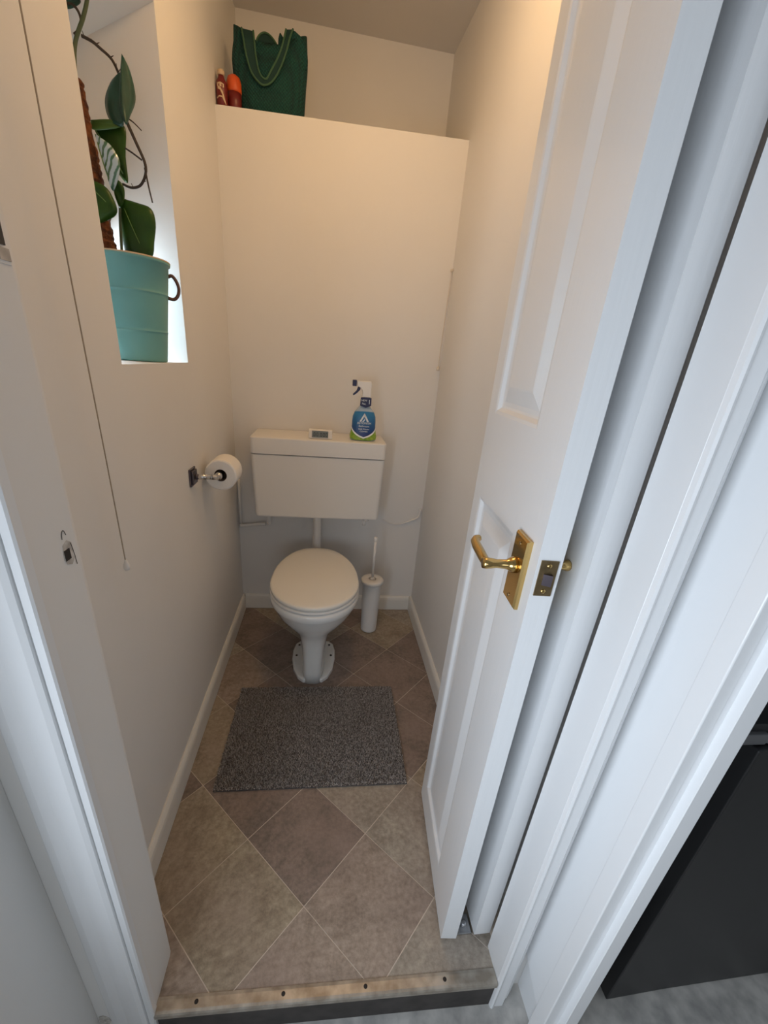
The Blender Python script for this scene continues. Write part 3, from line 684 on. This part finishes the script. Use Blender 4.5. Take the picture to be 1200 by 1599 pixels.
L_ = mk_leaf([(-.108, .835, 1.700), (-.084, .828, 1.689), (-.070, .826, 1.675), (-.062, .826, 1.656), (-.069, .828, 1.630), (-.089, .835, 1.602), (-.098, .838, 1.627), (-.106, .840, 1.663)], M['leaf_sheen'], bulge=(0, -.012, .004), mid=(-.088, .835, 1.603)); rib(*L_, M['leaf_lt'])
L_ = mk_leaf([(-.090, .872, 1.600), (-.047, .862, 1.591), (-.016, .86, 1.582), (-.009, .86, 1.554), (-.017, .86, 1.515), (-.027, .858, 1.480), (-.066, .862, 1.470), (-.100, .870, 1.486), (-.096, .872, 1.556)], M['leaf'], bulge=(.002, -.016, .002), mid=(-.040, .86, 1.477)); rib(*L_, M['leaf_lt'])
L_ = mk_leaf([(-.150, .82, 1.620), (-.102, .822, 1.607), (-.087, .825, 1.586), (-.083, .827, 1.560), (-.103, .825, 1.543), (-.135, .82, 1.534), (-.16, .82, 1.57)], M['leaf'], bulge=(0, -.012, 0), mid=(-.09, .826, 1.565)); rib(*L_, M['leaf_lt'])
L_ = mk_leaf([(-.092, .85, 1.620), (-.080, .85, 1.628), (-.070, .852, 1.615), (-.074, .853, 1.590), (-.086, .853, 1.575), (-.094, .852, 1.60)], M['leaf'], bulge=(0, -.006, 0))
def stem(pts, r0, r1, m, knobs=0):
    sp = smoothpath(pts, 6); n = len(sp); bm = B()
    tube(bm, sp, [r0+(r1-r0)*i/(n-1) for i in range(n)], 8)
    rk = random.Random(len(pts))
    for k in range(knobs):
        p = sp[rk.randrange(2, n-2)]; d = Vector((rk.uniform(-.5, 1), rk.uniform(-.5, .2), rk.uniform(.2, 1))).normalized()
        tube(bm, [p, p+d*.009], [.0012, .0006], 5)
    return obj('stem', bm, m, pp, smooth=True)
stem([(-.119, .86, 1.872), (-.100, .86, 1.866), (-.085, .86, 1.857), (-.063, .86, 1.841), (-.050, .858, 1.814)], .0032, .0026, M['stem'], 8)
stem([(-.049, .86, 1.742), (-.034, .86, 1.707), (-.019, .86, 1.671), (-.020, .86, 1.648), (-.034, .86, 1.626), (-.055, .86, 1.619), (-.075, .86, 1.624)], .0036, .0026, M['stem'], 4)
stem([(-.062, .87, 1.695), (-.045, .865, 1.686), (-.025, .86, 1.674)], .0018, .0018, M['stem'])
stem([(-.020, .86, 1.660), (-.016, .86, 1.625), (-.011, .86, 1.594)], .0022, .0016, M['stem'])
stem([(-.045, .858, 1.746), (-.032, .858, 1.739), (-.017, .858, 1.727)], .0016, .0010, M['stem'])
stem([(-.085, .86, 1.975), (-.092, .86, 1.947), (-.099, .86, 1.925), (-.111, .86, 1.900), (-.136, .86, 1.855), (-.142, .85, 1.79)], .0036, .0042, M['stem_g'])
stem([(-.150, .86, 1.915), (-.130, .86, 1.918), (-.119, .86, 1.909), (-.116, .86, 1.894), (-.124, .86, 1.880), (-.134, .86, 1.872)], .0024, .0028, M['stem'])
stem([(-.055, .858, 1.815), (-.050, .858, 1.79), (-.049, .858, 1.742)], .002, .0036, M['stem'])
stem([(-.080, .86, 1.62), (-.092, .86, 1.55), (-.10, .855, 1.44)], .003, .004, M['stem_g'])
L_ = mk_leaf([(-.155, .86, 1.915), (-.135, .862, 1.928), (-.118, .862, 1.935), (-.112, .862, 1.925), (-.125, .862, 1.916), (-.14, .86, 1.91)], M['leaf_dk'], bulge=(0, -.004, 0))

# ------------------------------------------------------------------ ledge: bag, red items
LZ = 2.0665; yb0 = D+.088
bg = thing('tote_bag', (.18, yb0+.05, LZ), 'dark green woven tote bag with looped handles on the high ledge', 'bag')
bm = B()
def bagring(x0, x1, y0, y1, z, sk=0, n=32):
    out = []
    for k in range(n):
        a = 2*pi*k/n; c, s = cos(a), sin(a); p = 3.0
        out.append(((x0+x1)/2+(x1-x0)/2*abs(c)**(2/p)*(1 if c > 0 else -1), (y0+y1)/2+(y1-y0)/2*abs(s)**(2/p)*(1 if s > 0 else -1), z+sk*abs(c)*0))
    return out
rings = [bagring(.066, .292, yb0+.006, yb0+.094, LZ+.001), bagring(.060, .298, yb0-.002, yb0+.102, LZ+.012), bagring(.052, .303, yb0-.006, yb0+.10, LZ+.07), bagring(.044, .308, yb0-.004, yb0+.09, LZ+.13), bagring(.042, .313, yb0, yb0+.075, LZ+.175), bagring(.046, .314, yb0+.004, yb0+.066, LZ+.205), bagring(.050, .312, yb0+.006, yb0+.062, LZ+.222)]
# gathered top: raise the ends, dip the middle
top = []
for (x, y, z) in bagring(.052, .310, yb0+.008, yb0+.060, LZ+.235):
    t = (x-.181)/.129
    rear = (y-yb0)/.06
    top.append((x, y, z + .030*max(0, abs(t)-.45)/.55 - .040*(1-min(1, abs(t)/.6))*(1-rear)))
rings.append(top)
inner = [(.181+(x-.181)*.965, yb0+.034+(y-yb0-.034)*.85, z-.002) for x, y, z in top]
rings.append(inner)
rings.append([(.181+(x-.181)*.95, yb0+.034+(y-yb0-.034)*.8, LZ+.16) for x, y, z in top])
loft(bm, rings, True, True)
for f in bm.faces: f.smooth = True
obj('bag_body', bm, M['bag'], bg, smooth=True)
def strap(name, outer, inner, m, th=.004):
    a = smoothpath(outer, 5); b = smoothpath(inner, 5); n = min(len(a), len(b)); bm = B(); rings = []
    d = Vector((0, th, 0))
    for i in range(n): rings.append([a[i], b[i], b[i]+d, a[i]+d])
    loft(bm, rings); s = obj(name, bm, m, bg)
    for pth in (a[:n], b[:n]):
        bm = B(); tube(bm, [p+Vector((0, -.001, 0)) for p in pth], .0032, 8); obj('piping', bm, M['bag_trim'], s, smooth=True)
    return s
y1 = yb0-.014
so = [(.085, y1+.02, 2.315), (.093, y1, 2.281), (.101, y1, 2.240), (.117, y1, 2.197), (.142, y1, 2.172), (.164, y1, 2.166), (.191, y1, 2.180), (.218, y1, 2.216), (.241, y1, 2.264), (.254, y1+.005, 2.305), (.262, y1+.025, 2.335)]
si = [(.125, y1+.02, 2.312), (.130, y1, 2.284), (.134, y1, 2.243), (.143, y1, 2.203), (.156, y1, 2.186), (.170, y1, 2.184), (.185, y1, 2.206), (.207, y1, 2.238), (.224, y1, 2.270), (.233, y1+.005, 2.300), (.238, y1+.025, 2.332)]
strap('front_handle', so, si, M['bag_strap'])
y2 = yb0+.052
def yv(pts): return [(x, y2, z) for x, z in pts]
so = yv([(.115, 2.24), (.122, 2.29), (.135, 2.322), (.158, 2.335), (.183, 2.326), (.206, 2.298), (.216, 2.25)])
si = yv([(.138, 2.24), (.142, 2.275), (.149, 2.297), (.160, 2.304), (.174, 2.299), (.184, 2.28), (.190, 2.25)])
s = strap('rear_handle', so, si, M['bag_strap'])
# gathered peaks of cloth at both ends and a folded flap in the middle
def peak(pts, yy, th=.012):
    bm = B(); prism(bm, pts, yy, yy+th, 'y'); obj('cloth_fold', bm, M['bag'], bg, bevel=.005)
peak([(.052, 2.235), (.064, 2.275), (.068, 2.312), (.076, 2.318), (.092, 2.305), (.100, 2.27), (.104, 2.235)], yb0+.012)
peak([(.244, 2.24), (.243, 2.30), (.252, 2.338), (.270, 2.334), (.292, 2.322), (.309, 2.296), (.314, 2.262), (.311, 2.235)], yb0+.012, .016)
peak([(.196, 2.25), (.206, 2.285), (.208, 2.318), (.214, 2.336), (.226, 2.322), (.236, 2.298), (.238, 2.26)], yb0+.030)
peak([(.120, 2.24), (.122, 2.30), (.140, 2.322), (.165, 2.326), (.188, 2.312), (.204, 2.28), (.206, 2.24)], yb0+.058, .006)

# red and orange items by the bag
ob = thing('orange_tub', (.052, D+.055, LZ), 'rounded orange red tub standing between the red bottle and the bag', 'tub')
bm = B(); lathe(bm, (.0575, D+.0555, LZ+.0008), [(.021, 0), (.0235, .003), (.0245, .030), (.025, .055)], 28); obj('tub_base', bm, M['red'], ob, smooth=True, label='dark red lower half')
bm = B(); lathe(bm, (.0575, D+.0555, LZ+.056), [(.025, 0), (.026, .006), (.0255, .028), (.021, .042), (.011, .049)], 28); obj('tub_lid', bm, M['orange'], ob, smooth=True, label='orange rounded top')
rb = thing('red_bottle', (.024, D+.03, LZ), 'small dark red bottle with cream print in the left corner of the high ledge', 'bottle')
bm = B(); lathe(bm, (.0210, D+.023, LZ+.0008), [(.016, 0), (.0190, .003), (.0195, .055), (.0175, .068), (.012, .076), (.0095, .084)], 24); b1 = obj('bottle_body', bm, M['red'], rb, smooth=True)
bm = B(); lathe(bm, (.0210, D+.023, LZ+.0855), [(.0105, 0), (.0120, .002), (.0120, .012), (.006, .0165)], 20); obj('cap', bm, M['cream'], rb, smooth=True)
bm = B()
def wrap(pts, rad=.0201):
    c = Vector((.0210, D+.023, LZ)); vv = []
    for s, z in pts: a = radians(-90)+s/rad; vv.append(bm.verts.new(c+Vector((rad*cos(a), rad*sin(a), z))))
    return vv
def wstrip(a, b):
    A_ = wrap(a); B_ = wrap(b)
    for i in range(len(A_)-1): bm.faces.new((A_[i], A_[i+1], B_[i+1], B_[i]))
wstrip([(-.016, .022), (-.006, .027), (.004, .026), (.014, .016)], [(-.016, .018), (-.006, .023), (.004, .022), (.014, .008)])
wstrip([(-.010, .052), (0, .048), (.008, .036), (.013, .022), (.019, .006)], [(-.010, .044), (-.002, .041), (.004, .031), (.009, .018), (.017, .004)])
wstrip([(-.012, .060), (0, .062), (.012, .058)], [(-.012, .050), (0, .050), (.012, .048)])
obj('print', bm, M['cream'], b1)

# ------------------------------------------------------------------ cords and wall marks
bm = B(); tube(bm, smoothpath([(.030, .352, 2.30), (.030, .351, 1.70), (.030, .3515, 1.40), (.031, .356, 1.10), (.030, .362, .875)], 10), .0011, 6); pc_ = thing('pull_cord', (.030, .36, .86), 'thin beige pull cord with a small white knob hanging along the left wall', 'cord')
obj('cord', bm, M['cord'], pc_, smooth=True)
bm = B(); lathe(bm, (.030, .363, .852), [(.0045, 0), (.0062, .003), (.0062, .010), (.0035, .018), (.0018, .024)], 14); obj('knob', bm, M['plastic'], pc_, smooth=True)
pr = thing('pull_cord', (.908, 1.53, 1.27), 'faint white cord with small knob on the right wall near the back corner', 'cord')
bm = B(); tube(bm, smoothpath([(.916, 1.535, 1.645), (.912, 1.533, 1.52), (.909, 1.531, 1.40), (.907, 1.528, 1.28)], 6), .0012, 6); obj('cord', bm, M['cordw'], pr, smooth=True)
bm = B(); lathe(bm, (.907, 1.528, 1.262), [(.005, 0), (.007, .003), (.007, .010), (.003, .018)], 14); obj('knob', bm, M['cordw'], pr, smooth=True)
bm = B(); tube(bm, [(W-.0005, 1.535, 1.650), (.914, 1.535, 1.645)], .004, 10); lathe(bm, (.914, 1.535, 1.640), [(.004, 0), (.005, .004), (.004, .010)], 10); obj('hook', bm, M['cordw'], pr, smooth=True)
# marks on the inner face of the left door lining; local frame: y along the lining, z up, n out of it
LX = .1075
def SP(y, n, z): return Vector((LX+n, y, z))
def plate(bm, s0, s1, z0, z1, n0, n1):
    loft(bm, [[SP(s0, n0, z0), SP(s1, n0, z0), SP(s1, n0, z1), SP(s0, n0, z1)], [SP(s0, n1, z0), SP(s1, n1, z0), SP(s1, n1, z1), SP(s0, n1, z1)]])
hl = thing('catch_hole', SP(.070, 0, 1.033), 'small dark catch hole with scuffed edges on the left door lining', 'hole')
bm = B(); pts = [(.066, 1.024), (.070, 1.016), (.079, 1.012), (.088, 1.020), (.086, 1.040), (.078, 1.046), (.069, 1.042)]
loft(bm, [[SP(s_, .0002, z) for s_, z in pts], [SP(s_, .0007, z) for s_, z in pts]]); obj('scuffed_patch', bm, M['scuff'], hl)
bm = B(); plate(bm, .068, .079, 1.021, 1.035, .0007, .0014); obj('socket', bm, M['dark_hole'], hl)
bm = B(); tube(bm, smoothpath([SP(.070, .0008, 1.050), SP(.072, .0008, 1.058), SP(.076, .0008, 1.060), SP(.079, .0008, 1.053)], 4), .0004, 5); tube(bm, [SP(.084, .0008, 1.040), SP(.087, .0008, 1.022), SP(.088, .0008, 1.008)], .0004, 5); obj('hairline_crack', bm, M['dark_hole'], hl)
kp = thing('catch_plate', SP(.07, 0, 1.36), 'small black slotted catch on the left wall at the photo edge', 'catch')
bm = B(); plate(bm, .066, .0945, 1.342, 1.388, .0002, .0010); obj('catch_surround', bm, M['plastic'], kp, bevel=.0004)
bm = B(); plate(bm, .070, .0880, 1.358, 1.386, .0010, .0030); obj('slot', bm, M['black'], kp)
bm = B(); plate(bm, .078, .0930, 1.345, 1.356, .0010, .0022); obj('screw_cover', bm, M['zinc'], kp)

# ------------------------------------------------------------------ dishwasher in the kitchen
dw = thing('dishwasher', (1.43, .20, FH), 'black fronted dishwasher with grey metal edge frame beyond the right opening', 'dishwasher')
bm = B(); prism(bm, [(1.146, -.010), (1.30, -.002), (1.76, .014), (1.76, .030), (1.146, .019)], FH+.004, .742); obj('front_panel', bm, M['black'], dw, bevel=.003)
bm = B(); box(bm, 1.112, 1.78, .0395, .58, FH+.10, .766); box(bm, 1.135, 1.76, .08, .5, FH+.0005, FH+.10); obj('carcass', bm, M['black_void'], dw)
bm = B(); box(bm, 1.118, 1.215, .020, .039, .30, .744); obj('side_trim', bm, M['greytrim'], dw, bevel=.002)
bm = B(); box(bm, 1.118, 1.166, .000, .030, .745, .767); obj('top_trim', bm, M['greytrim'], dw, bevel=.002)
bm = B(); box(bm, 1.169, 1.76, .002, .030, .745, .767); obj('top_trim', bm, M['greytrim'], dw, bevel=.002)
for z in (.0, .17, .31, .40):
    bm = B(); box(bm, 1.150, 1.200, .012, .0395, FH+.06+z, FH+.085+z); obj('clip', bm, M['black_void'], dw, bevel=.002)
bm = B(); box(bm, 1.105, 1.80, .008, .60, .7675, .784)
tag(obj('worktop', bm, M['black']), 'dark worktop above the black dishwasher', 'worktop')
